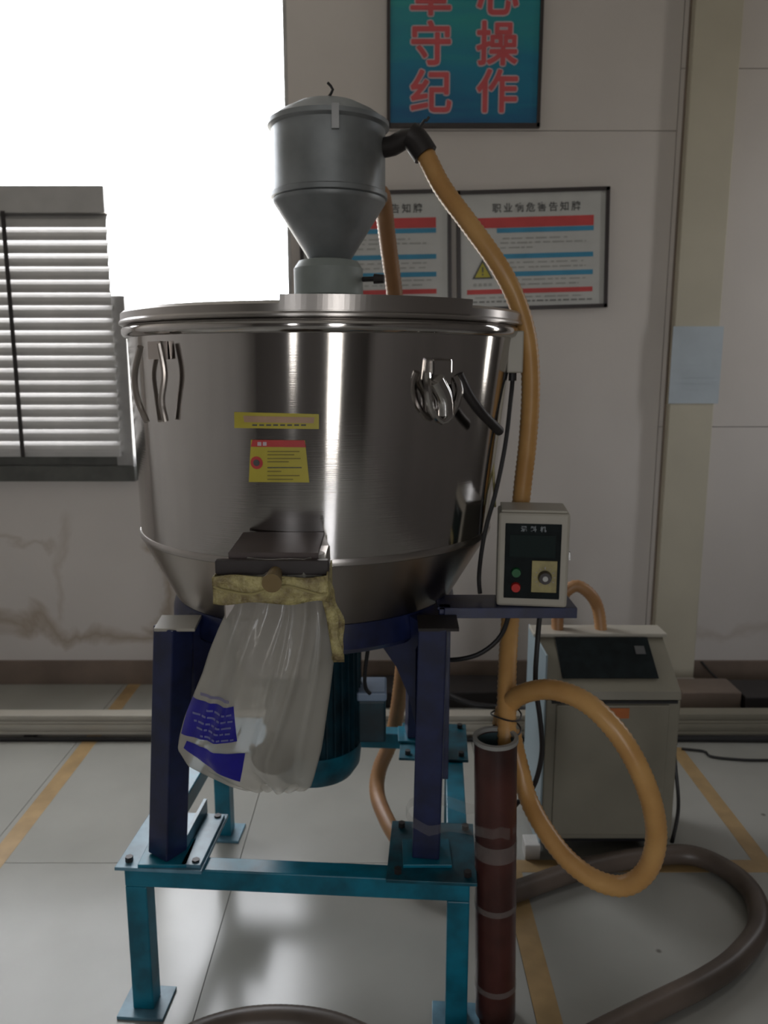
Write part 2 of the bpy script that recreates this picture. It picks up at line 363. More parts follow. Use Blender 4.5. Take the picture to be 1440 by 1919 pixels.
# the blind
bl = thing('window_blind', 'grey slatted blind hanging half closed over the lower left window', 'blind', (-2.1, 3.55, 1.12))
hb = sbox('headrail', M['blind'], bl, WX0, -1.18, YW-.07, YW-.02, 2.135, 2.245, bev=.004)
prof = [(-.034, .0), (-.018, .006), (0, .009), (.018, .006), (.034, 0)]
me = None
for k in range(19):
    zc = 2.108-k*.0535; yc = YW-.045
    if me is None:
        b = B(); a = R(62); vs = []
        for x in (WX0+.01, -1.180):
            vs.append([b.verts.new((x, u*math.cos(a)-v*math.sin(a), u*math.sin(a)+v*math.cos(a))) for u, v in prof])
            vs[-1] += [b.verts.new((x, u*math.cos(a)-(v-.0015)*math.sin(a), u*math.sin(a)+(v-.0015)*math.cos(a))) for u, v in prof[::-1]]
        n = len(vs[0])
        for i in range(n): b.faces.new((vs[0][i], vs[0][(i+1) % n], vs[1][(i+1) % n], vs[1][i]))
        b.faces.new(vs[0][::-1]); b.faces.new(vs[1])
        o = obj('slat', b, M['blind'], bl); me = o.data
    else:
        o = bpy.data.objects.new('slat', me); C.objects.link(o); o.parent = bl; o.matrix_parent_inverse = MW(bl).inverted()
    o.location = (0, yc, zc); o.rotation_euler = (R(random.uniform(-3, 3)), 0, 0)
for x in (-1.605, -2.7):
    b = B(); box(b, x-.009, x+.009, YW-.086, YW-.083, 1.10, 2.14); obj('ladder_tape', b, M['dark'], bl)
sbox('bottom_rail', M['blind'], bl, WX0+.01, -1.180, YW-.065, YW-.035, 1.10, 1.122)
# ---------------------------------------------------------------- wall prints
def text(body, size, m, parent, loc, off=0, ext=.0004, rot=0, align='CENTER', name='lettering', sx=1, fat=0):
    c = bpy.data.curves.new(name, 'FONT'); c.body = body; c.size = size; c.offset = off; c.extrude = ext; c.align_x = align; c.align_y = 'CENTER'
    o = bpy.data.objects.new(name, c); C.objects.link(o)
    bpy.context.view_layer.update()
    me = bpy.data.meshes.new_from_object(o.evaluated_get(bpy.context.evaluated_depsgraph_get()))
    bpy.data.objects.remove(o); bpy.data.curves.remove(c)
    me.transform(Matrix.Translation(loc) @ Matrix.Rotation(rot, 4, 'Y') @ Matrix.Rotation(PI/2, 4, 'X') @ Matrix.Diagonal((sx, 1, 1, 1)))
    me.materials.clear()
    if fat:
        bb = bmesh.new(); bb.from_mesh(me); base = list(bb.verts)+list(bb.edges)+list(bb.faces)
        for k in range(8):
            d = bmesh.ops.duplicate(bb, geom=base)['geom']
            bmesh.ops.translate(bb, vec=(fat*math.cos(k*PI/4), .00006*(k+1), fat*math.sin(k*PI/4)), verts=[v for v in d if isinstance(v, bmesh.types.BMVert)])
        bb.to_mesh(me); bb.free()
    return obj(name, me, m, parent)
po = thing('safety_poster', 'blue framed poster with large red characters high on the wall', 'poster', (.33, YW, 2.48))
PX0, PX1, PZ0, PZ1 = .012, .655, 2.485, 3.45
sbox('print', M['poster'], po, PX0+.012, PX1-.012, YW-.018, YW-.006, PZ0+.014, PZ1-.014)
for a in ((PX0, PX0+.014, PZ0, PZ1), (PX1-.014, PX1, PZ0, PZ1), (PX0, PX1, PZ0, PZ0+.016), (PX0, PX1, PZ1-.016, PZ1)):
    sbox('frame_rail', M['bframe'], po, a[0], a[1], YW-.026, YW, a[2], a[3])
for ch, px, py in (('章', 808, -6), ('守', 808, 88), ('纪', 808, 178), ('遵', 808, -98), ('心', 933, -6), ('操', 932, 88), ('作', 932, 177), ('精', 933, -98)):
    v = P(px, py, YW-.02)
    text(ch, .178, M['pink'], po, (v.x, YW-.0195, v.z), fat=.0085, name='lettering_outline')
    text(ch, .178, M['redch'], po, (v.x, YW-.0215, v.z), fat=.0035)
def board(name, label, cx, cz, rot, tri=True):
    W, H = .655, .500
    t = thing(name, label, 'notice board', (cx, YW, cz), 0, 'framed hazard notice boards')
    RM = Matrix.Translation((cx, YW, cz)) @ Matrix.Rotation(rot, 4, 'Y')
    def rb(nm, m, x0, x1, z0, z1, ya=-.0165, yb=-.015):
        return sbox(nm, m, t, x0, x1, ya, yb, z0, z1, M=RM)
    rb('print', M['white'], -W/2+.01, W/2-.01, -H/2+.01, H/2-.01, -.015, -.004)
    for a in ((-W/2, -W/2+.016, -H/2, H/2), (W/2-.016, W/2, -H/2, H/2), (-W/2, W/2, -H/2, -H/2+.016), (-W/2, W/2, H/2-.016, H/2)):
        rb('frame_rail', M['bframe'], *a, ya=-.024, yb=0)
    def tx(s, size, m, x, z, **k):
        v = RM @ Vector((x, -.0162, z)); text(s, size, m, t, v, rot=rot, **k)
    s_ = '职业病危害告知牌'
    for i, ch in enumerate(s_): tx(ch, .040, M['ink'], -.155+i*.0485, .173, off=.0006)
    rb('red_band', M['red'], -.285, .262, .095, .137)
    rb('blue_band', M['blue'], -.155, .262, .074, .093, -.0170)
    rb('blue_band', M['blue'], -.155, .262, -.034, -.014)
    rb('blue_band', M['blue'], -.155, .262, -.108, -.088)
    rb('red_band', M['red'], -.285, .262, -.180, -.160)
    b = B()
    for z, xa, xb in ((.050, -.13, .15), (.032, -.14, .23), (.012, -.14, .0), (-.05, -.13, .22), (-.07, -.13, .23), (-.122, -.14, .24), (-.142, -.14, .20), (-.195, -.25, .22)):
        x = xa
        while x < xb:
            L = random.uniform(.012, .05); box(b, x, min(x+L, xb), -.0165, -.015, z-.003, z+.003, M=RM); x += L+random.uniform(.006, .018)
    obj('small_print', b, M['inklt'], t)['kind'] = 'stuff'
    b = B(); x = -.27
    while x < .25:
        L = random.uniform(.012, .03); box(b, x, x+L, -.0165, -.015, -.216, -.209, M=RM); x += L+.008
    obj('contact_line', b, M['inkmid'], t)['kind'] = 'stuff'
    b = B()
    prism(b, [(-.262, -.115), (-.172, -.115), (-.217, -.033)], RM @ Matrix.Translation((0, -.0165, 0)), .002); wt = obj('warning_triangle', b, M['ink'], t)
    b = B(); prism(b, [(-.251, -.109), (-.183, -.109), (-.217, -.047)], RM @ Matrix.Translation((0, -.0185, 0)), .002); obj('triangle_face', b, M['signy'], wt)
    b = B(); box(b, -.22, -.214, -.0205, -.0195, -.088, -.066, M=RM); box(b, -.22, -.214, -.0205, -.0195, -.101, -.094, M=RM); obj('exclamation_mark', b, M['ink'], wt)
    b = B(); 
    for k in range(4): box(b, -.257+k*.022, -.243+k*.022, -.0165, -.015, -.146, -.134, M=RM)
    obj('caption', b, M['inklt'], t)
board('notice_board', 'right hand framed white notice board, crossed by the amber hose', .643, 1.992, R(-1.6))
board('notice_board', 'left hand framed white notice board, partly behind the grey loader hopper', -.036, 1.984, R(-1.2))
# ---------------------------------------------------------------- floor markings
def mark(x0, x1, y0, y1, label):
    tag(sbox('floor_marking', M['floorline'], None, x0, x1, y0, y1, 0.0, .0008), label, 'floor line')
mark(-1.225, -1.165, 1.0, YW-.014, 'yellow line on the floor running to the wall left of the mixer')
mark(1.135, 1.19, 2.20, 2.93, 'yellow line on the floor at the far right beyond the cabinet')
mark(.355, .415, .6, 2.14, 'yellow line on the floor beside the maroon pipe')
mark(.355, 1.19, 2.14, 2.20, 'yellow line crossing the floor under the beige cabinet')
# ---------------------------------------------------------------- stored profiles along the wall
def profile(y, z0, h, x0, x1, m, label, dep=.06):
    b = B(); box(b, x0, x1, y, y+dep, z0, z0+h*.30, bev=.002); box(b, x0, x1, y+.008, y+dep, z0+h*.30, z0+h*.62); box(b, x0, x1, y, y+dep, z0+h*.62, z0+h, bev=.002)
    tag(obj('trunking_length', b, m), label, 'profile', 'long pale lengths of trunking lying along the wall')
profile(3.0, .020, .044, -2.6, .60, M['beigelt'], 'lower long pale trunking left of the cabinet, on the floor')
profile(3.005, .0645, .036, -2.6, .60, M['beigelt'], 'upper long pale trunking left of the cabinet, on top')
for x in (-2.3, -1.45, -.75, 0, .5):
    tag(sbox('batten', M['dark'], None, x-.02, x+.02, 3.0, 3.06, 0, .020), 'dark batten under the trunking' + {-2.3: ' off to the far left', -1.45: ' left of the yellow line', -.75: ' just left of the mixer', 0: ' behind the mixer', .5: ' behind the cabinet'}[x], 'batten')
b = B(); cyl(b, (-2.6, 2.985, .009), (.6, 2.985, .009), .009, n=10)
tag(obj('black_gap_rod', b, M['black']), 'thin black rod standing in for the shadow under the left trunking', 'rod')  # added black rod draws the shadow beneath the raised trunking
profile(3.0, .020, .046, .92, 2.5, M['beige'], 'lower long dull trunking right of the cabinet')
profile(3.005, .0665, .042, .92, 2.5, M['beige'], 'upper long dull trunking right of the cabinet')
b = B(); cyl(b, (1.13, 2.985, .012), (2.5, 2.96, .012), .012, n=10)
tag(obj('black_gap_rod', b, M['black']), 'thin black rod in front of the right trunking', 'rod')
b = B(); box(b, 1.30, 1.56, 3.24, 3.40, .0, .10, bev=.004)
tag(obj('timber_block', b, M['skirt']), 'brown block on the floor behind the right trunking, below the column', 'block')
b = B(); box(b, 1.57, 2.3, 3.22, 3.42, .0, .085, bev=.004)
tag(obj('dark_board', b, M['dark']), 'dark board behind the right trunking near the frame edge', 'board')
b = B(); tube(b, [P(1315, 1240, 3.55), P(1325, 1252, 3.52), P(1338, 1266, 3.46), P(1350, 1276, 3.42)], .006, n=8)
tag(obj('loose_cable_end', b, M['black']), 'short black cable end leaning at the skirting right of the column', 'cable')
b = B(); tube(b, [F(1278, 1403, .006), F(1320, 1408, .006), F(1335, 1418, .006), F(1400, 1424, .006), F(1460, 1424, .006)], .005, n=8)
tag(obj('wire_offcut', b, M['black']), 'crooked wire offcut on the floor before the right trunking', 'wire')
b = B(); tube(b, [P(835, 1300, 3.15), P(880, 1318, 3.1), P(930, 1325, 3.1), P(990, 1330, 3.15)], .012, n=10)
tag(obj('thick_cable', b, M['black']), 'black cable lying over the trunking behind the mixer', 'cable')
b = B(); box(b, -.1, .55, 3.30, 3.50, 0, .075, bev=.004)
tag(obj('dark_board', b, M['dark']), 'dark board at the wall foot behind the mixer', 'board')
# ---------------------------------------------------------------- steel table
tb = thing('steel_table', 'turquoise steel frame table carrying the mixer', 'table', (-.175, 1.965, 0), R(-4))
TM = Matrix.Translation((-.175, 1.965, 0)) @ Matrix.Rotation(R(-4), 4, 'Z')
hx, hy, ht, s_ = .392, .375, .38, .05
for (ax, ay) in ((-1, -1), (1, -1), (-1, 1), (1, 1)):
    b = B(); x, y = ax*(hx-s_/2), ay*(hy-s_/2)
    box(b, x-s_/2, x+s_/2, y-s_/2, y+s_/2, .008, ht-s_, bev=.003, M=TM); lg = obj('leg', b, M['turq'], tb)
    b = B(); box(b, x-.055, x+.055, y-.05, y+.05, 0, .008, bev=.001, M=TM); obj('foot_plate', b, M['turql'], lg)
for nm, a in (('front_beam', (-hx, hx, -hy, -hy+s_)), ('rear_beam', (-hx, hx, hy-s_, hy)), ('side_beam', (-hx, -hx+s_, -hy+s_, hy-s_)), ('side_beam', (hx-s_, hx, -hy+s_, hy-s_))):
    b = B(); box(b, a[0], a[1], a[2], a[3], ht-s_, ht, bev=.003, M=TM); obj(nm, b, M['turq'], tb)
for (ax, ay) in ((-1, -1), (1, -1), (-1, 1), (1, 1)):
    b = B(); cx_, cy_ = ax*(hx-.085), ay*(hy-.10)
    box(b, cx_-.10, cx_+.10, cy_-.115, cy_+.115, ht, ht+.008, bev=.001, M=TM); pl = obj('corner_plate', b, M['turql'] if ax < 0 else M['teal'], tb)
    b = B()
    for u in (-.075, .08):
        for v in (-.09, .09): cyl(b, TM @ Vector((cx_+u, cy_+v, ht+.008)), TM @ Vector((cx_+u, cy_+v, ht+.02)), .009, n=6)
    bo = obj('bolt_heads', b, M['dark'], pl); bo['kind'] = 'stuff'
b = B(); box(b, -hx+.135, -hx+.180, -hy-.005, -hy+.20, ht+.008, ht+.016, bev=.001, M=TM); obj('flat_bar', b, M['turql'], tb)
b = B(); box(b, -hx+.122, -hx+.130, -hy+.06, -hy+.22, ht+.008, ht+.045, M=TM); obj('upright_strip', b, M['turql'], tb)
# ---------------------------------------------------------------- mixer
MX, MY = -.20, 1.95
LEAN = .048
def lean(z): return LEAN*(z-.39)
def AX(z): return MX+lean(z)
mx = thing('plastics_mixer', 'large stainless steel vertical mixer on four navy legs', 'mixer', (MX, MY, .388))
def Rt(z):     # outer radius of drum and cone
    if z >= 1.115: return .427+(z-1.115)/(1.59-1.115)*(.455-.427)
    return .427-(1.115-z)*.083/.160
def hit(px, py, extra=0):       # where a line of sight meets the drum
    r = ray(px, py); o = Vector((0, 0, EYE)); t = .9
    while t < 2.5:
        p = o+r*t
        if math.hypot(p.x-AX(p.z), p.y-MY) <= Rt(p.z)+extra: return p
        t += .001
    return o+r*1.9
b = B(); lathe(b, [(.426, 1.106), (.427, 1.115), (.43, 1.18), (.455, 1.578)], MX, MY, 128, lean); drum = obj('drum', b, M['steel'], mx, smooth=True)
b = B(); lathe(b, [(.4285, 1.107), (.4300, 1.112), (.4300, 1.116), (.4285, 1.121)], MX, MY, 128, lean); obj('weld_seam', b, M['steelr'], mx, smooth=True)
b = B(); lathe(b, [(.455, 1.560), (.463, 1.563), (.467, 1.570), (.467, 1.578), (.463, 1.585), (.456, 1.588)], MX, MY, 128, lean); obj('rim_bead', b, M['steel'], mx, smooth=True, sharp=70)
b = B(); lathe(b, [(.468, 1.588), (.472, 1.590), (.472, 1.594), (.469, 1.598), (.469, 1.612), (.462, 1.618), (.44, 1.6195), (.2, 1.622), (.05, 1.622)], MX, MY, 128, lean); lid = obj('lid', b, M['steelr'], mx, smooth=True)
b = B()   # hinged half of the lid: raised edge segment
def arcseg(b, r0, r1, z0, z1, a0, a1, n=40):
    rows = []
    for i in range(n+1):
        a = a0+(a1-a0)*i/n; c, s = math.cos(a), math.sin(a)
        rows.append([b.verts.new((AX(z)+r*c, MY+r*s, z)) for r, z in ((r0, z0), (r1, z0), (r1, z1), (r0, z1))])
    for A, Q in zip(rows, rows[1:]):
        for k in range(4): b.faces.new((A[k], A[(k+1) % 4], Q[(k+1) % 4], Q[k]))
    b.faces.new(rows[0]); b.faces.new(rows[-1][::-1])
arcseg(b, .36, .4715, 1.600, 1.628, R(-96), R(-48)); obj('hinged_lid_edge', b, M['steelr'], mx)
b = B(); lathe(b, [(.346, .957), (.4265, 1.1055)], MX, MY, 128, lean); obj('lower_cone', b, M['coned'], mx, smooth=True)
b = B(); lathe(b, [(.24, .885), (.335, .885), (.352, .90), (.352, .925), (.345, .955)], MX, MY, 96, lean); obj('support_ring', b, M['navy'], mx, smooth=True)
b = B(); lathe(b, [(.14, .86), (.16, .86), (.16, .884)], MX, MY, 48); obj('gear_flange', b, M['teal'], mx, smooth=True)
# legs, gussets
for (bx, by, tx, ty) in ((-.500, 1.652, -.462, 1.660), (.098, 1.652, .108, 1.660), (-.500, 2.248, -.462, 2.24), (.098, 2.248, .108, 2.24)):
    b = B(); bar(b, (bx, by, .396), (tx, ty, .940), .062, .062, R(45), bev=.003)
    lg = obj('leg', b, M['navy'], mx)
    cx_, cy_ = AX(.9), MY; d = Vector((cx_-tx, cy_-ty, 0)).normalized()
    ang = math.atan2(d.y, d.x); GM = Matrix.Translation((tx, ty, 0)) @ Matrix.Rotation(ang, 4, 'Z')
    rr = math.hypot(cx_-tx, cy_-ty)
    b = B(); prism(b, [(.035, .70), (.055, .76), (.095, .82), (.155, .868), (.17, .884), (rr-.336, .884), (rr-.354, .90), (rr-.354, .927), (rr-.350, .952), (.0, .938), (.035, .88)], GM, .036)
    obj('gusset', b, M['navy'], mx)
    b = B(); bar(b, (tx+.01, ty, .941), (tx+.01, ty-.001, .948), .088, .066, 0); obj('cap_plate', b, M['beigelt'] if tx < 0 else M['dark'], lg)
    b = B(); box(b, bx-.055, bx+.055, by-.05, by+.05, .388, .396, bev=.001); obj('foot_flange', b, M['turq'], lg)
# motor hanging under the drum
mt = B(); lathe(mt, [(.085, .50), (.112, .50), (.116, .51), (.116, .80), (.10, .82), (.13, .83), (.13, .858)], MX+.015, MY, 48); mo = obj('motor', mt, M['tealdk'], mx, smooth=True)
b = B()
for k in range(36):
    a = 2*PI*k/36; c, s = math.cos(a), math.sin(a)
    bar(b, (MX+.015+.120*c, MY+.120*s, .53), (MX+.015+.120*c, MY+.120*s, .79), .012, .003, a)
obj('cooling_fins', b, M['tealdk'], mo)
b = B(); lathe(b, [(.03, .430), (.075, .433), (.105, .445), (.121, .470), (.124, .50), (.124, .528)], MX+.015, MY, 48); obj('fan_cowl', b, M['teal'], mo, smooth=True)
b = B(); box(b, -.068, .005, 1.90, 2.0, .54, .655, bev=.006); jb = obj('terminal_box', b, M['tealdk'], mo)
b = B(); box(b, -.07, .007, 1.895, 2.005, .655, .68, bev=.006); obj('terminal_box_lid', b, mat('pale_terminal_lid', (.25, .33, .45), .4), jb)
# discharge chute
ch = B(); XC = -.197
box(ch, XC-.09, XC+.09, 1.36, 1.545, 1.05, 1.150, bev=.003); chu = obj('chute', ch, M['coned'], mx)
b = B(); box(b, XC-.100, XC+.100, 1.345, 1.362, 1.138, 1.164, bev=.002); obj('chute_flange', b, M['bframe'], chu)
CM = Matrix.Translation((XC, 1.42, 1.172)) @ Matrix.Rotation(R(2), 4, 'X')
b = B(); box(b, -.080, .080, -.05, .10, -.003, .003, bev=.001, M=CM); box(b, -.080, .080, -.053, -.047, -.010, .003, M=CM); obj('chute_cover', b, mat('brown_plate', (.11, .085, .08), .5, metal=.3), chu)
b = B(); cyl(b, (XC+.006, 1.35, 1.142), (XC+.006, 1.298, 1.136), .012, .017, n=20); obj('gate_knob', b, mat('ochre_knob', (.22, .15, .06), .5), chu)
b = B()
v = [[(XC+u*.088, 1.352, 1.085), (XC+u*.088, 1.50, 1.02)] for u in (-1, 1)]
ring0 = [(XC-.086, 1.364), (XC+.086, 1.364), (XC+.086, 1.45), (XC-.086, 1.45)]; ring1 = [(XC-.055, 1.372), (XC+.055, 1.372), (XC+.055, 1.43), (XC-.055, 1.43)]
A = [b.verts.new((x, y, 1.08)) for x, y in ring0]; Q = [b.verts.new((x, y, .935)) for x, y in ring1]
for k in range(4): b.faces.new((A[k], A[(k+1) % 4], Q[(k+1) % 4], Q[k]))
b.faces.new(A); b.faces.new(Q[::-1]); obj('spout', b, M['steelr'], chu)
# latches
def surfn(p): return Vector((p.x-AX(p.z), p.y-MY, 0)).normalized()
def latch(pxs, m):
    p0 = hit(*pxs[0]); n0 = surfn(p0)
    return p0, n0
b = B(); top = hit(303, 640); n0 = surfn(top); 
bar(b, top+n0*.010+Vector((0, 0, -.035)), top+n0*.010+Vector((0, 0, .0)), .045, .016, math.atan2(n0.x, -n0.y)); la = obj('lid_latch', b, M['coned'], mx)
for pts in (((284, 650), (274, 700), (278, 745), (289, 790)), ((318, 645), (327, 700), (322, 750), (323, 788))):
    b = B(); tube(b, [hit(x, y)+surfn(hit(x, y))*(.024 if i < 3 else .016) for i, (x, y) in enumerate(pts)], .0065, n=10); obj('latch_arm', b, M['coned'], la, smooth=True)
b = B(); p0 = hit(818, 692); n0 = surfn(p0)
box_pts = []
bar(b, p0+n0*.01+Vector((0, 0, -.03)), p0+n0*.01+Vector((0, 0, .02)), .05, .022, math.atan2(n0.x, -n0.y), bev=.004)
lb = obj('lid_clamp', b, M['steel'], mx)
b = B()
tube(b, [hit(x, y)+surfn(hit(x, y))*e for x, y, e in ((790, 700, .02), (787, 730, .030), (795, 765, .026), (815, 788, .022), (832, 768, .028), (842, 730, .030), (840, 705, .02))], .008, n=10)
obj('clamp_bail', b, M['steel'], lb, smooth=True)
b = B(); tube(b, [hit(x, y)+surfn(hit(x, y))*.028 for x, y in ((800, 712), (815, 745), (817, 775))], .019, n=14); obj('clamp_cup', b, M['steel'], lb, smooth=True)
b = B(); tube(b, [hit(x, y)+surfn(hit(x, y))*e for x, y, e in ((846, 702, .02), (858, 740, .03), (872, 770, .04), (888, 792, .045), (901, 806, .045))], .0105, n=12); obj('clamp_lever', b, M['dark'], lb, smooth=True)
# stickers on the drum
def decal(name, m, pts, parent, off=.0012, nu=24, nv=4):
    (x0, y0), (x1, y1), (x2, y2), (x3, y3) = pts; b = B(); g = []
    for j in range(nv+1):
        row = []
        for i in range(nu+1):
            u, v = i/nu, j/nv
            X = (x0*(1-u)+x1*u)*(1-v)+(x3*(1-u)+x2*u)*v; Y = (y0*(1-u)+y1*u)*(1-v)+(y3*(1-u)+y2*u)*v
            p = hit(X, Y, 0); n = surfn(p); a = math.atan2(n.y, n.x); rr = Rt(p.z)+off
            row.append(b.verts.new((AX(p.z)+rr*math.cos(a), MY+rr*math.sin(a), p.z)))
        g.append(row)
    for j in range(nv):
        for i in range(nu): b.faces.new((g[j][i], g[j][i+1], g[j+1][i+1], g[j+1][i]))
    return obj(name, b, m, parent, smooth=True)
s1 = decal('sticker_strip', M['yellow'], ((440, 772), (598, 776), (598, 804), (440, 802)), drum)
decal('faded_line', M['yelpink'], ((457, 779), (590, 782), (588, 793), (459, 791)), drum, .0022)
for k in range(8): decal('small_print', M['ink'], ((474+k*13, 795), (483+k*13, 795), (483+k*13, 798), (474+k*13, 798)), drum, .0024, 2, 1)
s2 = decal('warning_sticker', M['yellow'], ((471, 824), (572, 825), (580, 904), (467, 903)), drum)
decal('red_header', M['red'], ((474, 824), (571, 825), (574, 838), (471, 837)), drum, .0022)
for k in range(2): decal('header_letter', M['pink'], ((484+k*10, 828), (491+k*10, 828), (491+k*10, 835), (484+k*10, 835)), drum, .0030, 2, 1)
for r_, (ya, L) in enumerate(((845, 60), (851, 50), (858, 62), (864, 40), (875, 64), (882, 26), (890, 60), (897, 48))):
    decal('small_print', M['ink'] if r_ in (4,) else mat('ochre_ink%d' % r_, (.26, .21, .05), .6), ((502, ya), (502+L, ya), (502+L, ya+2), (502, ya+2)), drum, .0022, 8, 1)
def disc(name, m, px, py, rad, off):
    c = hit(px, py); n = surfn(c); b = B(); sd = n.cross(Vector((0, 0, 1)))
    vs = []
    for k in range(24):
        q = c+sd*rad*math.cos(2*PI*k/24)+Vector((0, 0, 1))*rad*math.sin(2*PI*k/24); a = math.atan2(q.y-MY, q.x-AX(q.z)); rr = Rt(q.z)+off
        vs.append(b.verts.new((AX(q.z)+rr*math.cos(a), MY+rr*math.sin(a), q.z)))
    b.faces.new(vs); return obj(name, b, m, drum)
disc('prohibition_disc', M['red'], 482, 867, .0125, .0024); disc('hand_symbol', M['ink'], 482, 867, .0065, .0034)
# limit switch at the drum's right top
b = B(); p0 = P(935, 668, 1.86); box(b, p0.x-.012, p0.x+.012, 1.80, 1.90, p0.z-.035, p0.z+.05, bev=.002); br = obj('switch_bracket', b, M['steel'], mx)
b = B(); p1 = P(961, 665, 1.83); box(b, p1.x-.018, p1.x+.018, 1.79, 1.85, p1.z-.04, p1.z+.052, bev=.003); sw = obj('limit_switch', b, M['beigelt'], mx)
b = B(); cyl(b, (p1.x, 1.82, p1.z-.04), (p1.x, 1.82, p1.z-.058), .009, n=12); obj('cable_gland', b, M['black'], sw)
# control arm
b = B(); zA = .968
box(b, .135, .432, 1.694, 1.70, zA-.024, zA+.0, bev=.001); box(b, .120, .432, 1.70, 1.80, zA-.006, zA, bev=.001); arm = obj('control_arm', b, M['navy'], mx)
b = B(); box(b, .124, .150, 1.700, 1.724, .55, zA, bev=.001); obj('arm_post', b, M['navy'], mx)
b = B(); box(b, .105, .13, 1.665, 1.712, .57, .60); box(b, .105, .13, 1.665, 1.712, .80, .83); obj('arm_bracket', b, M['navy'], mx)
# ---------------------------------------------------------------- control box
cb = thing('control_box', 'cream mixer control box with black panel on the navy arm', 'control box', (.335, 1.75, .968), R(-7))
BM = Matrix.Translation((.335, 1.742, .9685)) @ Matrix.Rotation(R(-7), 4, 'Z')
b = B(); box(b, -.078, .078, -.042, .055, 0, .214, bev=.006, M=BM); cs = obj('case', b, M['beigelt'], cb)
b = B(); box(b, -.072, .072, -.040, .062, .214, .220, bev=.002, M=BM); obj('case_top', b, M['beigelt'], cb)
b = B(); box(b, -.062, .060, -.045, -.041, .020, .190, bev=.001, M=BM); fp = obj('face_panel', b, M['panel'], cb)
def tb_(ch, x, z, size, m):
    v = BM @ Vector((x, -.0456, z)); me_o = text(ch, size, m, fp, (0, 0, 0), off=.0004); me_o.data.transform(Matrix.Translation(v) @ Matrix.Rotation(R(-7), 4, 'Z'))
for k, chs in enumerate('混料机'): tb_(chs, -.022+k*.021, .178, .013, mat('panel_lettering%d' % k, (.25, .28, .30), .5))
b = B(); box(b, -.052, .048, -.0465, -.045, .115, .165, M=BM); obj('display_window', b, mat('dark_display', (.006, .016, .015), .5, spec=.15), cb)
b = B(); box(b, -.002, .053, -.048, -.045, .036, .108, bev=.0008, M=BM); dp = obj('dial_plate', b, M['dial'], cb)
b = B(); cyl(b, BM @ Vector((.027, -.048, .071)), BM @ Vector((.027, -.062, .071)), .0155, .013, n=24); kn = obj('speed_knob', b, M['bframe'], cb)
b = B(); cyl(b, BM @ Vector((.027, -.062, .071)), BM @ Vector((.027, -.0635, .071)), .006, n=16); obj('knob_centre', b, M['white'], kn)
b = B()
for k in range(11):
    a = R(-150+30*k+90); q0 = Vector((.027+.019*math.cos(a), -.0483, .071+.019*math.sin(a))); q1 = Vector((.027+.023*math.cos(a), -.0483, .071+.023*math.sin(a)))
    bar(b, BM @ q0, BM @ q1, .0015, .0008)
obj('dial_marks', b, M['lav'], dp)
for z, m, n_ in ((.046, M['redbtn'], 'red_button'), (.080, M['grnbtn'], 'green_button')):
    b = B(); cyl(b, BM @ Vector((-.036, -.045, z)), BM @ Vector((-.036, -.055, z)), .011, .0095, n=24); obj(n_, b, m, cb)
b = B(); box(b, .078, .086, .0, .012, .10, .118, M=BM); obj('side_catch', b, M['bolt'], cb)
# ---------------------------------------------------------------- hopper loader on the lid
hx_, hy_ = -.128, 1.95
hl = thing('hopper_loader', 'grey suction hopper with cone and domed top on the mixer lid', 'hopper loader', (hx_, hy_, 1.623))
b = B(); lathe(b, [(.102, 1.6235), (.104, 1.63), (.104, 1.655), (.10, 1.66)], hx_-.012, hy_, 40); obj('base_flange', b, M['greygn'], hl, smooth=True)
b = B(); lathe(b, [(.078, 1.66), (.082, 1.665), (.082, 1.725), (.070, 1.742), (.052, 1.746)], hx_-.004, hy_, 40); obj('collar', b, M['greygn'], hl, smooth=True)
b = B(); lathe(b, [(.046, 1.744), (.052, 1.75), (.128, 1.868), (.131, 1.873), (.131, 1.879)], hx_, hy_, 64); obj('cone', b, M['grey'], hl, smooth=True)
b = B(); lathe(b, [(.132, 1.880), (.136, 1.882), (.136, 1.892), (.131, 1.895), (.131, 2.030), (.135, 2.033)], hx_, hy_, 64); hb_ = obj('canister', b, M['grey'], hl, smooth=True)
b = B(); lathe(b, [(.136, 2.033), (.140, 2.036), (.140, 2.046), (.130, 2.052), (.110, 2.066), (.075, 2.084), (.03, 2.094), (.01, 2.095)], hx_, hy_, 64); dm = obj('domed_lid', b, M['grey'], hl, smooth=True)
b = B(); tube(b, [(hx_+.005, hy_-.07, 2.082), (hx_+.015, hy_-.07, 2.098), (hx_+.004, hy_-.07, 2.112)], .003, n=8); obj('lid_wire', b, M['black'], dm)
for a in (20, 140, 260):
    b = B(); q = Vector((hx_+.138*math.cos(R(a-100)), hy_+.138*math.sin(R(a-100)), 0)); box(b, q.x-.008, q.x+.008, q.y-.004, q.y+.004, 2.0, 2.05); obj('toggle_clip', b, M['bolt'], hb_)
b = B(); tube(b, [(hx_+.12, 1.93, 1.990), (.02, 1.92, 1.992), (.045, 1.91, 2.003), (.068, 1.905, 2.003)], .022, n=20); obj('inlet_pipe', b, M['dark'], hl, smooth=True)
b = B(); tube(b, [(.056, 1.906, 2.012), (.072, 1.905, 2.0), (.094, 1.90, 1.968)], .029, n=20); cp = obj('hose_coupling', b, M['dark'], hl, smooth=True)
b = B(); tube(b, [(.078, 1.885, 2.02), (.090, 1.88, 2.035), (.094, 1.88, 2.034), (.100, 1.88, 2.042)], .003, n=8); obj('clamp_wire', b, M['black'], hl)
b = B(); cyl(b, (hx_+.078, 1.93, 1.70), (hx_+.105, 1.92, 1.70), .006, n=10); cyl(b, (hx_+.105, 1.92, 1.70), (hx_+.128, 1.915, 1.699), .012, .010, n=12); obj('valve_knob', b, M['dark'], hl)
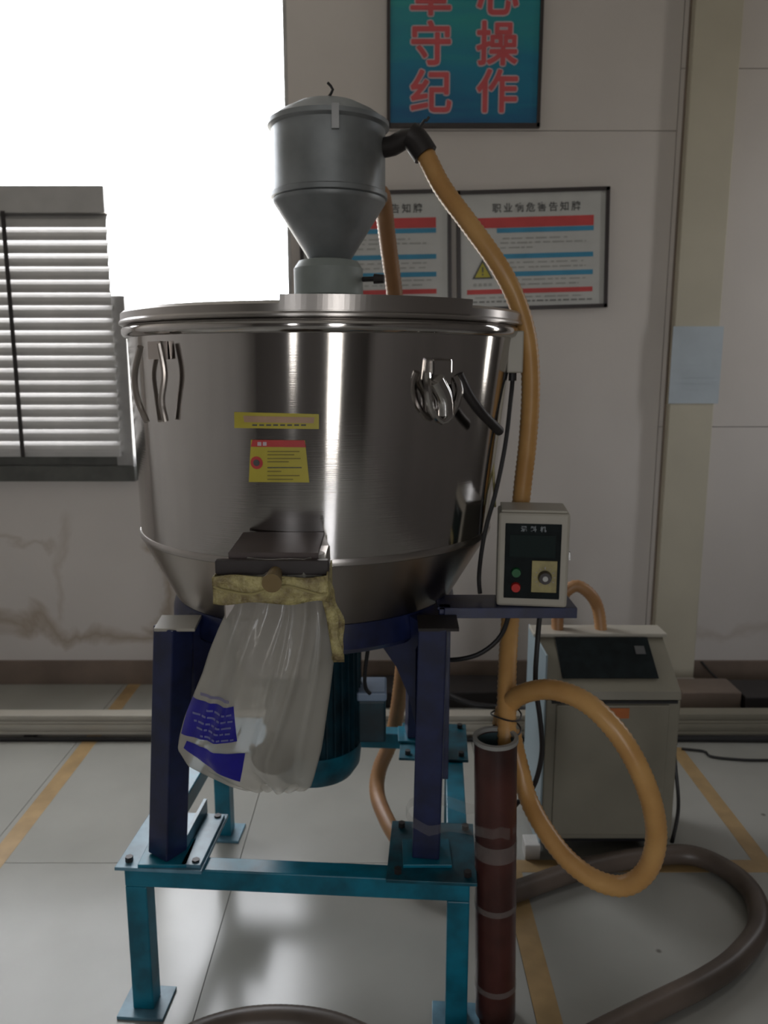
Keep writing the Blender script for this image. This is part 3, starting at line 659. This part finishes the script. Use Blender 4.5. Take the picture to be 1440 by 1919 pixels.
b = B(); tube(b, [(hx_+.06, hy_+.13, 1.95), (hx_+.085, hy_+.19, 1.95), (hx_+.11, hy_+.24, 1.93)], .019, n=16); obj('rear_pipe', b, M['dark'], hl)
# ---------------------------------------------------------------- hoses
def hose(name, pts, r, m, label, rib=.0018, step=.006, cat='hose'):
    b = B(); tube(b, pts, r, n=16, step=step, rib=rib); return tag(obj(name, b, m, smooth=True, sharp=180), label, cat)
hose('suction_hose', [(.094, 1.90, 1.968), P(830, 352, 1.88), P(880, 420, 1.85), P(930, 490, 1.83), P(965, 555, 1.83), P(988, 630, 1.84), P(995, 720, 1.85), P(990, 820, 1.86), P(980, 910, 1.87),
    P(970, 1010, 1.87), P(961, 1110, 1.84), P(954, 1200, 1.78), P(950, 1290, 1.70), P(950, 1350, 1.652), P(951, 1400, 1.628), P(950, 1450, 1.62)], .0205, M['hose'], 'amber suction hose from the loader pipe down into the maroon pipe')
hose('vacuum_hose', [(hx_+.11, hy_+.24, 1.93), P(716, 370, 2.26), P(727, 450, 2.38), P(741, 560, 2.46), P(755, 700, 2.50), P(762, 900, 2.50), P(762, 1100, 2.50), P(757, 1230, 2.48), P(738, 1370, 2.44),
    P(712, 1440, 2.40), P(707, 1485, 2.34), P(722, 1530, 2.24), P(752, 1580, 2.12), (.16, 2.0, .05)], .0235, M['hosed'], 'second brownish hose behind the mixer, from the loader rear to the floor')
hose('coiled_hose', [P(940, 1360, 1.70), P(948, 1330, 1.685), P(975, 1303, 1.65), P(1030, 1292, 1.58), P(1092, 1312, 1.52), P(1145, 1358, 1.48), P(1190, 1425, 1.46), P(1222, 1505, 1.46), P(1230, 1575, 1.47), P(1212, 1632, 1.48), P(1170, 1660, 1.50), P(1115, 1648, 1.53), P(1062, 1608, 1.57),
    P(1018, 1550, 1.62), P(990, 1495, 1.67), P(975, 1440, 1.70), P(965, 1400, 1.715), P(960, 1372, 1.72)], .0205, M['hose'], 'amber hose looped wide beside the maroon pipe')
b = B()
for z, rr in ((.80, .034), (.765, .033)):
    q = P(949, 1338 if z == .80 else 1365, 1.665); tube(b, [(q.x+rr*math.cos(t), 1.665+rr*math.sin(t), q.z+.004*math.sin(2*t)) for t in [k*PI/6 for k in range(13)]], .002, n=6)
tag(obj('tie_wire', b, M['dark']), 'dark wire ties where the looped hose joins the straight one', 'wire')
G_ = [(930, 1682), (977, 1667), (1090, 1629), (1194, 1608), (1290, 1602), (1361, 1629), (1411, 1675), (1423, 1737), (1382, 1796), (1320, 1840), (1240, 1880), (1150, 1925), (1050, 1975), (930, 2010), (800, 2000), (700, 1955), (620, 1922), (530, 1910), (440, 1918), (350, 1950), (260, 2020), (150, 2110)]
hose('grey_hose', [F(x, y, .031) for x, y in G_], .029, M['hoseg'], 'thick grey hose curling across the floor in front', rib=.0008)
hose('cabinet_hose', [P(1045, 1192, 2.43), P(1046, 1150, 2.45), P(1056, 1115, 2.44), P(1080, 1098, 2.44), P(1105, 1112, 2.44), P(1121, 1140, 2.45), P(1128, 1192, 2.43)], .0185, M['hosed'], 'short brown hose arching over the top of the beige cabinet')
# cables
def cable(pts, r, label, m='black', name='power_cable'):
    b = B(); tube(b, pts, r, n=10, step=.012); tag(obj(name, b, M[m], smooth=True), label, 'cable')
cable([(p1.x, 1.82, p1.z-.058), P(958, 745, 1.81), P(948, 830, 1.79), P(930, 920, 1.78), P(912, 985, 1.775), P(902, 1040, 1.775), P(898, 1085, 1.78), P(900, 1112, 1.765)], .0052, 'black cable hanging from the limit switch to the arm')
cable([P(918, 705, 1.87), P(921, 800, 1.82), P(925, 880, 1.80), P(928, 950, 1.80)], .003, 'thin yellowish wire down the right side of the drum', 'dial', 'thin_wire')
cable([P(905, 1140, 1.74), P(915, 1148, 1.735), P(935, 1152, 1.735), P(955, 1142, 1.74), P(940, 1190, 1.74), P(905, 1222, 1.74), P(865, 1235, 1.75), P(820, 1237, 1.78)], .0055, 'black cable drooping from the arm to behind the right navy leg')
cable([P(1013, 1142, 1.74), P(1008, 1200, 1.72), P(1004, 1280, 1.70), P(1013, 1350, 1.70), P(1016, 1410, 1.71), P(1004, 1465, 1.715), P(984, 1495, 1.72), P(965, 1510, 1.74), P(945, 1560, 1.76)], .006, 'black cable from the control box down past the hose loop')
cable([P(695, 1165, 1.86), P(690, 1215, 1.87), P(684, 1265, 1.88), P(686, 1290, 1.89), P(694, 1300, 1.895)], .005, 'black motor cable running down beside the motor')
cable([P(1258, 1330, 2.46), P(1266, 1430, 2.46), P(1272, 1510, 2.4), P(1262, 1570, 2.30), P(1252, 1600, 2.28), F(1236, 1625, .01)], .006, 'black cable down the right side of the beige cabinet')
# ---------------------------------------------------------------- maroon pipe
t0, t1 = Vector((.262, 1.612, .0)), Vector((.243, 1.600, .698))
pp = thing('cardboard_pipe', 'upright maroon pipe with open pale rim, wrapped in clear tape', 'pipe', t0)
def ringpipe(b, r_out, r_in, a, c, n=40):
    d = (c-a).normalized(); u = d.orthogonal().normalized(); v = d.cross(u); rings = []
    for base, r in ((a, r_out), (c, r_out), (c, r_in), (a, r_in)):
        rings.append([b.verts.new(base+u*r*math.cos(2*PI*k/n)+v*r*math.sin(2*PI*k/n)) for k in range(n)])
    for i in range(4):
        for k in range(n): b.faces.new((rings[i][k], rings[i][(k+1) % n], rings[(i+1) % 4][(k+1) % n], rings[(i+1) % 4][k]))
b = B(); ringpipe(b, .0465, .041, t0, t1); obj('pipe_wall', b, M['pipe'], pp, smooth=True)
b = B(); ringpipe(b, .0409, .0385, t0+(t1-t0)*.3, t1-(t1-t0)*.003); obj('lining', b, M['pipein'], pp, smooth=True)
b = B(); ringpipe(b, .0495, .0405, t0+(t1-t0)*1.0005, t0+(t1-t0)*1.013); obj('rim', b, M['rim'], pp, smooth=True)
for f0, f1 in ((.61, .665), (.42, .44), (.12, .14)):
    b = B(); ringpipe(b, .0482, .0470, t0+(t1-t0)*f0, t0+(t1-t0)*f1+Vector((0, 0, 0))); obj('tape_wrap', b, M['clear'], pp, smooth=True)
# clear tape tying the pipe to the leg: a loop around both
b = B()
loop = [Vector((.245+.052*math.cos(t), 1.607+.052*math.sin(t), .50)) for t in [R(a) for a in range(-100, 101, 20)]]
loop += [Vector((.19, 1.655, .505)), Vector((.145, 1.685, .50)), Vector((.098, 1.71, .50)), Vector((.060, 1.69, .50)), Vector((.050, 1.652, .495)), Vector((.062, 1.616, .488)), Vector((.100, 1.600, .485)), Vector((.14, 1.600, .492)), Vector((.19, 1.575, .495))]
n = len(loop); lo = [b.verts.new(p+Vector((0, 0, -.012+.006*math.sin(i*2.1)))) for i, p in enumerate(loop)]; hi = [b.verts.new(p+Vector((0, 0, .012+.007*math.sin(i*1.7)))) for i, p in enumerate(loop)]
for i in range(n): b.faces.new((lo[i], lo[(i+1) % n], hi[(i+1) % n], hi[i]))
tag(obj('clear_tape', b, M['clear'], smooth=True), 'clear tape binding the maroon pipe to the right navy leg', 'tape')
# ---------------------------------------------------------------- bag
D = 1.335
rows = [(1052, 422, 604), (1110, 430, 612), (1150, 420, 622), (1190, 402, 626), (1230, 386, 626), (1270, 374, 622), (1310, 358, 617), (1350, 342, 611), (1385, 333, 606), (1410, 330, 602), (1440, 349, 594), (1462, 392, 588), (1480, 430, 582), (1488, 460, 570)]
def brow(v):      # v 0..1 down the bag
    t = v*(len(rows)-1); i = min(int(t), len(rows)-2); f = t-i; a, c = rows[i], rows[i+1]
    return [a[k]*(1-f)+c[k]*f for k in range(3)]
def bagpt(u, v, side, off=0):     # u 0..1 across, side -1 front, +1 back
    y, xl, xr = brow(v); p = P(xl+(xr-xl)*u, y, D)
    th = (.046*(1-v)+.030*math.sin(PI*min(1, v*1.05))+.002)*math.sin(PI*u)**.6
    if v > .88: th *= max(.06, (1-v)/.12)
    fold = .010*math.sin(u*17+v*5+1.3*math.sin(v*6))*math.sin(PI*u)*(.3+v)+.018*noise.noise(Vector((u*3, v*2.2, side*2.0)))*math.sin(PI*u)
    crease = (.014*math.exp(-((u-.80+.22*v)/.03)**2)+.010*math.exp(-((u-.30+.05*v)/.04)**2)+.008*math.exp(-((u-.62+.10*v)/.022)**2)+.008*math.exp(-((u-.9+.05*v)/.02)**2)+.006*math.exp(-((u-.1-.12*v)/.03)**2))*math.sin(PI*min(1, v+.12))
    p.y += side*(th+fold*.8)-crease*(side < 0) - off + .01 + .055*(1-v)**3
    return p
b = B(); NU, NV = 60, 60; g = []
for j in range(NV+1):
    v = j/NV; row = [bagpt(i/NU, v, -1) for i in range(NU+1)]+[bagpt(i/NU, v, 1) for i in range(NU-1, 0, -1)]
    g.append([b.verts.new(p) for p in row])
L_ = len(g[0])
for j in range(NV):
    for i in range(L_): b.faces.new((g[j][i], g[j][(i+1) % L_], g[j+1][(i+1) % L_], g[j+1][i]))
bagt = thing('plastic_bag', 'milky plastic bag with blue print taped to the mixer chute', 'bag', P(480, 1488, D))
obj('bag_film', b, M['bag'], bagt, smooth=True, sharp=180)
def uv(px, py):    # inverse of the outline
    for j in range(len(rows)-1):
        if rows[j][0] <= py <= rows[j+1][0]:
            f = (py-rows[j][0])/(rows[j+1][0]-rows[j][0]); v = (j+f)/(len(rows)-1); y, xl, xr = brow(v); return min(1, max(0, (px-xl)/(xr-xl))), v
    return 0, 1
def patch(name, m, quad, off, nu=16, nv=10, parent=bagt):
    (x0, y0), (x1, y1), (x2, y2), (x3, y3) = quad; b = B(); g = []
    for j in range(nv+1):
        r_ = []
        for i in range(nu+1):
            u, v = i/nu, j/nv
            X = (x0*(1-u)+x1*u)*(1-v)+(x3*(1-u)+x2*u)*v; Y = (y0*(1-u)+y1*u)*(1-v)+(y3*(1-u)+y2*u)*v
            a, c = uv(X, Y); r_.append(b.verts.new(bagpt(a, c, -1, off)))
        g.append(r_)
    for j in range(nv):
        for i in range(nu): b.faces.new((g[j][i], g[j][i+1], g[j+1][i+1], g[j+1][i]))
    return obj(name, b, m, parent, smooth=True, sharp=180)
pb = patch('blue_print', M['bagblue'], ((354, 1311), (446, 1306), (451, 1373), (338, 1377)), .0015)
for y, xa, xb in ((1320, 392, 442), (1332, 362, 444), (1344, 366, 444), (1355, 372, 445), (1367, 380, 446)):
    x = xa
    while x < xb-4:
        L = random.choice((6, 9, 13, 17)); L = min(L, xb-x); patch('lettering', M['bagwhite'], ((x, y), (x+L, y-.5), (x+L, y+3.0), (x, y+3.5)), .0026, 4, 1, pb); x += L+3
patch('blue_print', M['bagblue'], ((352, 1385), (464, 1400), (453, 1457), (345, 1400)), .0015)
patch('faint_line', mat('faint_blue', (.20, .19, .30), .5), ((376, 1297), (438, 1294), (438, 1299), (376, 1302)), .0015, 8, 1)
# settled material inside
b = B(); cq = P(512, 1420, D+.01)
bmesh.ops.create_icosphere(b, subdivisions=3, radius=1, matrix=Matrix.Translation(cq) @ Matrix.Diagonal((.040, .010, .034, 1)))
obj('residue_clump', b, M['pellet'], bagt, smooth=True)
# yellow tape round the chute mouth, and its hanging tail
b = B(); prev = None; pr = []
def tapep(t, z): 
    hx2, y0_, y1_ = .100, 1.324, 1.44
    s = [(XC-hx2, y1_), (XC-hx2, y0_), (XC+hx2, y0_), (XC+hx2, y1_)]
    k = min(int(t*3), 2); f = t*3-k; x = s[k][0]*(1-f)+s[k+1][0]*f; y = s[k][1]*(1-f)+s[k+1][1]*f
    return Vector((x, y-.005*noise.noise(Vector((t*12, z*40, 0)))-.004, z+.014*noise.noise(Vector((t*9, z*30, 3)))))
N = 72
for j in range(8): pr.append([b.verts.new(tapep(i/N, 1.140-j*.0066)) for i in range(N+1)])
for j in range(7):
    for i in range(N): b.faces.new((pr[j][i], pr[j][i+1], pr[j+1][i+1], pr[j+1][i]))
tp = thing('yellow_tape', 'yellow tape holding the bag mouth to the chute with a hanging tail', 'tape', (XC, 1.33, 1.06))
me_ = obj('tape_band', b, M['tape'], tp, smooth=True, sharp=180)
md = me_.modifiers.new('thickness', 'SOLIDIFY'); md.thickness = .003
for k, pts in enumerate((((600, 1080), (612, 1120), (622, 1160), (630, 1205), (634, 1240)), ((608, 1085), (622, 1125), (634, 1165), (637, 1210), (628, 1235)))):
    b = B(); q = crom([P(x, y, 1.345+.012*k) for x, y in pts], .01); 
    A = [b.verts.new(v+Vector((-.009, .004*math.sin(i*.9), 0))) for i, v in enumerate(q)]; Bv = [b.verts.new(v+Vector((.009+.003*math.sin(i), -.004*math.sin(i*.7), 0))) for i, v in enumerate(q)]
    for i in range(len(q)-1): b.faces.new((A[i], Bv[i], Bv[i+1], A[i+1]))
    o = obj('tape_tail', b, M['tape'], tp, smooth=True, sharp=180); md = o.modifiers.new('thickness', 'SOLIDIFY'); md.thickness = .004
b = B(); 
for k in range(1):
    tube(b, [tapep(t/20, 1.122-.012*k+.004*math.sin(t*1.3+k)) + Vector((0, -.004, 0)) for t in range(4, 17)], .0022, n=6)
obj('string', b, mat('pale_string', (.40, .34, .15), .7), tp)
# ---------------------------------------------------------------- beige cabinet
ca = thing('beige_cabinet', 'beige floor cabinet with black sloping control panel behind the looped hose', 'cabinet', (.69, 2.35, 0))
cx0, cx1, cy0, cy1 = .484, .885, 2.21, 2.50
b = B(); box(b, cx0, cx1, cy0, cy1, .065, .52, bev=.005); obj('body', b, M['beige'], ca)
b = B(); cols = [(cx0, 0), (cx1, 0)]; pf = [(cy0, .522), (cy1, .522), (cy1, .653), (cy0+.185, .653), (cy0+.006, .545)]
A = [b.verts.new((cx0, y, z)) for y, z in pf]; Q = [b.verts.new((cx1, y, z)) for y, z in pf]
b.faces.new(A); b.faces.new(Q[::-1])
for i in range(5): b.faces.new((A[i], A[(i+1) % 5], Q[(i+1) % 5], Q[i]))
obj('console', b, M['beige'], ca)
b = B(); box(b, cx0-.010, cx1+.012, cy0+.175, cy0+.265, .654, .666, bev=.003); obj('top_lid', b, M['beigelt'], ca)
sl = Vector((0, .179, .123)).normalized(); nn = Vector((0, -.123, .179)).normalized()
SM = Matrix(((1, 0, 0, 0), (0, sl.y, nn.y, 0), (0, sl.z, nn.z, 0), (0, 0, 0, 1))); SM = Matrix.Translation((0, cy0+.006, .545)) @ SM
b = B(); box(b, cx0+.055, cx1-.055, .045, .195, 0, .004, bev=.001, M=SM); fp2 = obj('control_panel', b, M['panel'], ca)
b = B(); box(b, cx1-.105, cx1-.075, .13, .16, .004, .007, M=SM); obj('panel_switch', b, M['ink'], fp2)
b = B(); box(b, cx0+.03, cx1-.035, cy0-.010, cy0-.0005, .085, .508, bev=.003); dr = obj('door', b, M['beige'], ca)
b = B(); box(b, cx0+.155, cx0+.245, cy0-.0125, cy0-.010, .468, .500); obj('orange_label', b, M['orange'], dr)
b = B(); box(b, cx0+.015, cx1-.01, cy0-.004, cy0+.004, .511, .519); obj('shadow_groove', b, M['black'], ca)
b = B(); box(b, cx0-.006, cx0-.0005, cy0+.002, cy1, .02, .66, bev=.001); obj('side_panel', b, M['sidecab'], ca)
b = B(); box(b, cx0+.01, cx1-.01, cy0+.02, cy1-.01, .045, .064); obj('underframe', b, M['black'], ca)
for x in (cx0+.04, cx1-.04):
    for y in (cy0+.05, cy1-.05):
        b = B(); cyl(b, (x-.012, y, .0225), (x+.012, y, .0225), .0225, n=20); obj('castor', b, M['black'], ca)
b = B(); box(b, .435, .482, 2.20, 2.26, 0, .05, bev=.003)
tag(obj('white_block', b, M['tapewhite']), 'small white block on the floor at the left foot of the cabinet', 'block')
